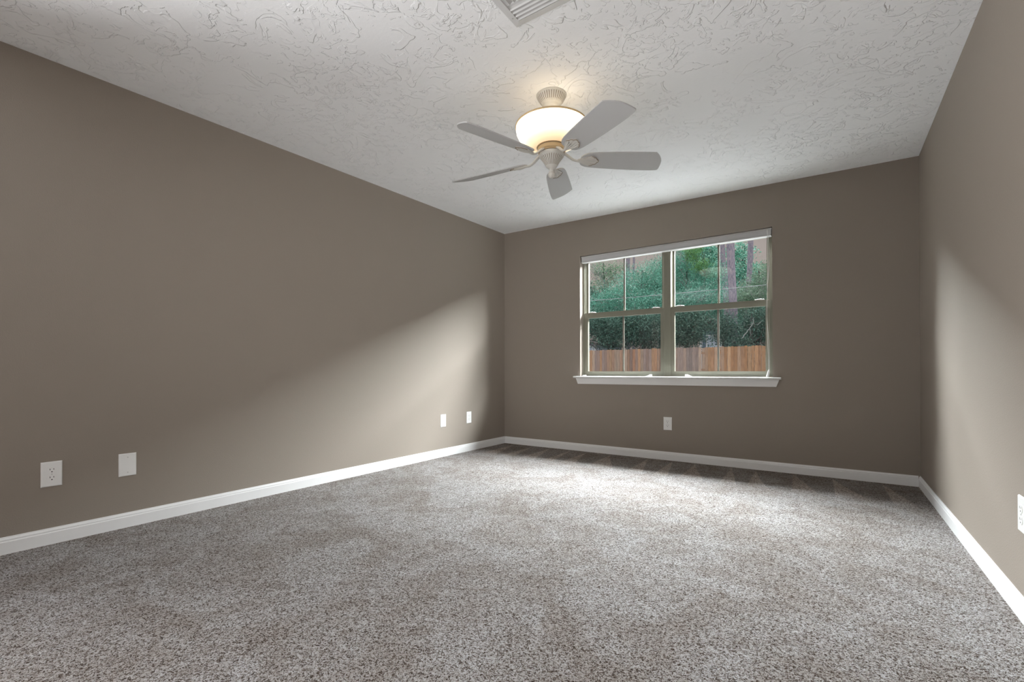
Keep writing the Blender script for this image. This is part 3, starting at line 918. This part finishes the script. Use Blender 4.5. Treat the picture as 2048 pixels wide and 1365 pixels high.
# bare pale branch in front of the right shrub
rn = random.Random(3)
Yb = 19.6
mb = MB()
for a, b, r0, r1 in (((1484, 677), (1499, 658), .020, .016), ((1499, 658), (1507, 645), .016, .013), ((1507, 645), (1506, 635), .012, .006), ((1499, 658), (1502, 670), .012, .010),
                     ((1502, 670), (1498, 677), .010, .005), ((1507, 647), (1496, 651), .010, .004), ((1507, 645), (1510, 655), .010, .005), ((1514, 651), (1524, 642), .012, .004)):
    limb(at(a[0], a[1], Yb), at(b[0], b[1], Yb + .1), r0, r1, rn, mb, .15)
tag(obj('bare_branch', mb, M['twig'], right_shrub), 'forked bare white branch')


# tall pines
def pine(label, path_px, Y, w_px, seed, group='tall pines behind the fence'):
    m_px = (at(1400, 600, Y) - CAM).dot(_f) / 929.43
    pts = [at(px, py, Y) for px, py in path_px]
    d = (pts[-1] - pts[-2]).normalized()
    b = pts[0].copy(); q = (pts[1] - pts[0]).normalized()
    b = b + q * ((GZ - .02 - b.z) / q.z)
    pts = [b] + pts + [pts[-1] + d * 4, pts[-1] + d * 9]
    root = empty('pine_tree', (b.x, b.y, GZ))
    tag(root, label, 'tree', group)
    n = len(pts); r0 = w_px * m_px / 2
    obj('trunk', MB().tube(pts, [r0 * 1.12] + [r0] * (n - 3) + [r0 * .8, r0 * .35], 16), M['bark'], root)
    top = pts[-1]
    rn = random.Random(seed); br_ = MB(); blobs = []
    for i in range(9):
        h = pts[-2].lerp(pts[-1], i / 8.); a = i * 2.4
        e_ = h + Vector((math.cos(a) * 2.2, math.sin(a) * 2.2, .6))
        limb(h, e_, .06, .015, rn, br_); blobs.append((e_, (1.0, 1.0, .6)))
    obj('branches', br_, M['bark'], root)
    leaves('foliage', blobs, 2500, (.28, .03), M['leaf_mid'], root, seed, droop=-.3, per=40)


pine('tall pine with the thickest purplish trunk, right pane', [(1469, 690), (1467, 620), (1463, 550), (1460, 470)], 23.5, 14.5, 41)
pine('slimmer pine trunk just left of the thickest trunk', [(1456, 690), (1451, 590), (1446, 520), (1444, 470)], 36, 9.5, 42)
pine('leaning pine trunk nearest the right window edge', [(1490, 690), (1496, 590), (1500, 530), (1502, 465)], 33, 9.5, 43)
pine('far pine trunk at the top of the left pane', [(1256, 690), (1256, 590), (1256, 540), (1256, 490)], 47, 9, 44)
pine('thin far pine trunk at the top of the left pane, right of its neighbour', [(1267, 690), (1267, 590), (1267.5, 540), (1268, 490)], 54, 4.5, 45)

# --- houses half hidden by the green
def house(label, pxa, pxb, py_eave, Y, matw, depth, ridge):
    a, b = at(pxa, py_eave, Y), at(pxb, py_eave, Y)
    z = a.z
    root = empty('house', ((a.x + b.x) / 2, Y, GZ)); tag(root, label, 'house', 'houses beyond the fence')
    mb = MB().box((a.x, Y, GZ), (b.x, Y + depth, z))
    n_ = int((z - GZ) / .18)
    for i in range(n_): mb.box((a.x - .012, Y - .018, GZ + i * .18), (b.x + .012, Y, GZ + i * .18 + .155))
    obj('siding_wall', mb, matw, root)
    xm = (a.x + b.x) / 2
    rf = [(a.x - .3, z - .02), (xm, z + ridge), (b.x + .3, z - .02), (b.x + .3, z - .16), (xm, z + ridge - .16), (a.x - .3, z - .16)]
    obj('roof', MB().prism(rf, lambda u, v, d: (u, d, v), Y - .35, Y + depth + .3), M['shingle'], root)
    obj('corner_trim', MB().box((b.x - .02, Y - .03, GZ), (b.x + .12, Y + .1, z)).box((a.x - .12, Y - .03, GZ), (a.x + .02, Y + .1, z)), M['trim'], root)
    wx = b.x - (b.x - a.x) * .35
    w_ = obj('window', MB().ring(wx - .45, wx + .45, z - 1.3, z - .2, .08, Y - .05, Y - .02), M['trim'], root)
    obj('pane', MB().box((wx - .38, Y - .03, z - 1.23), (wx + .38, Y - .022, z - .27)), M['siding_pale'], w_)


house('blue-grey sided house peeking out behind the fence left of the thick pine', 1404, 1441, 664, 25.5, M['siding'], 5, .8)
house('pale house corner showing over the fence at the far left', 1150, 1189, 688, 26.0, M['siding_pale'], 5, .25)
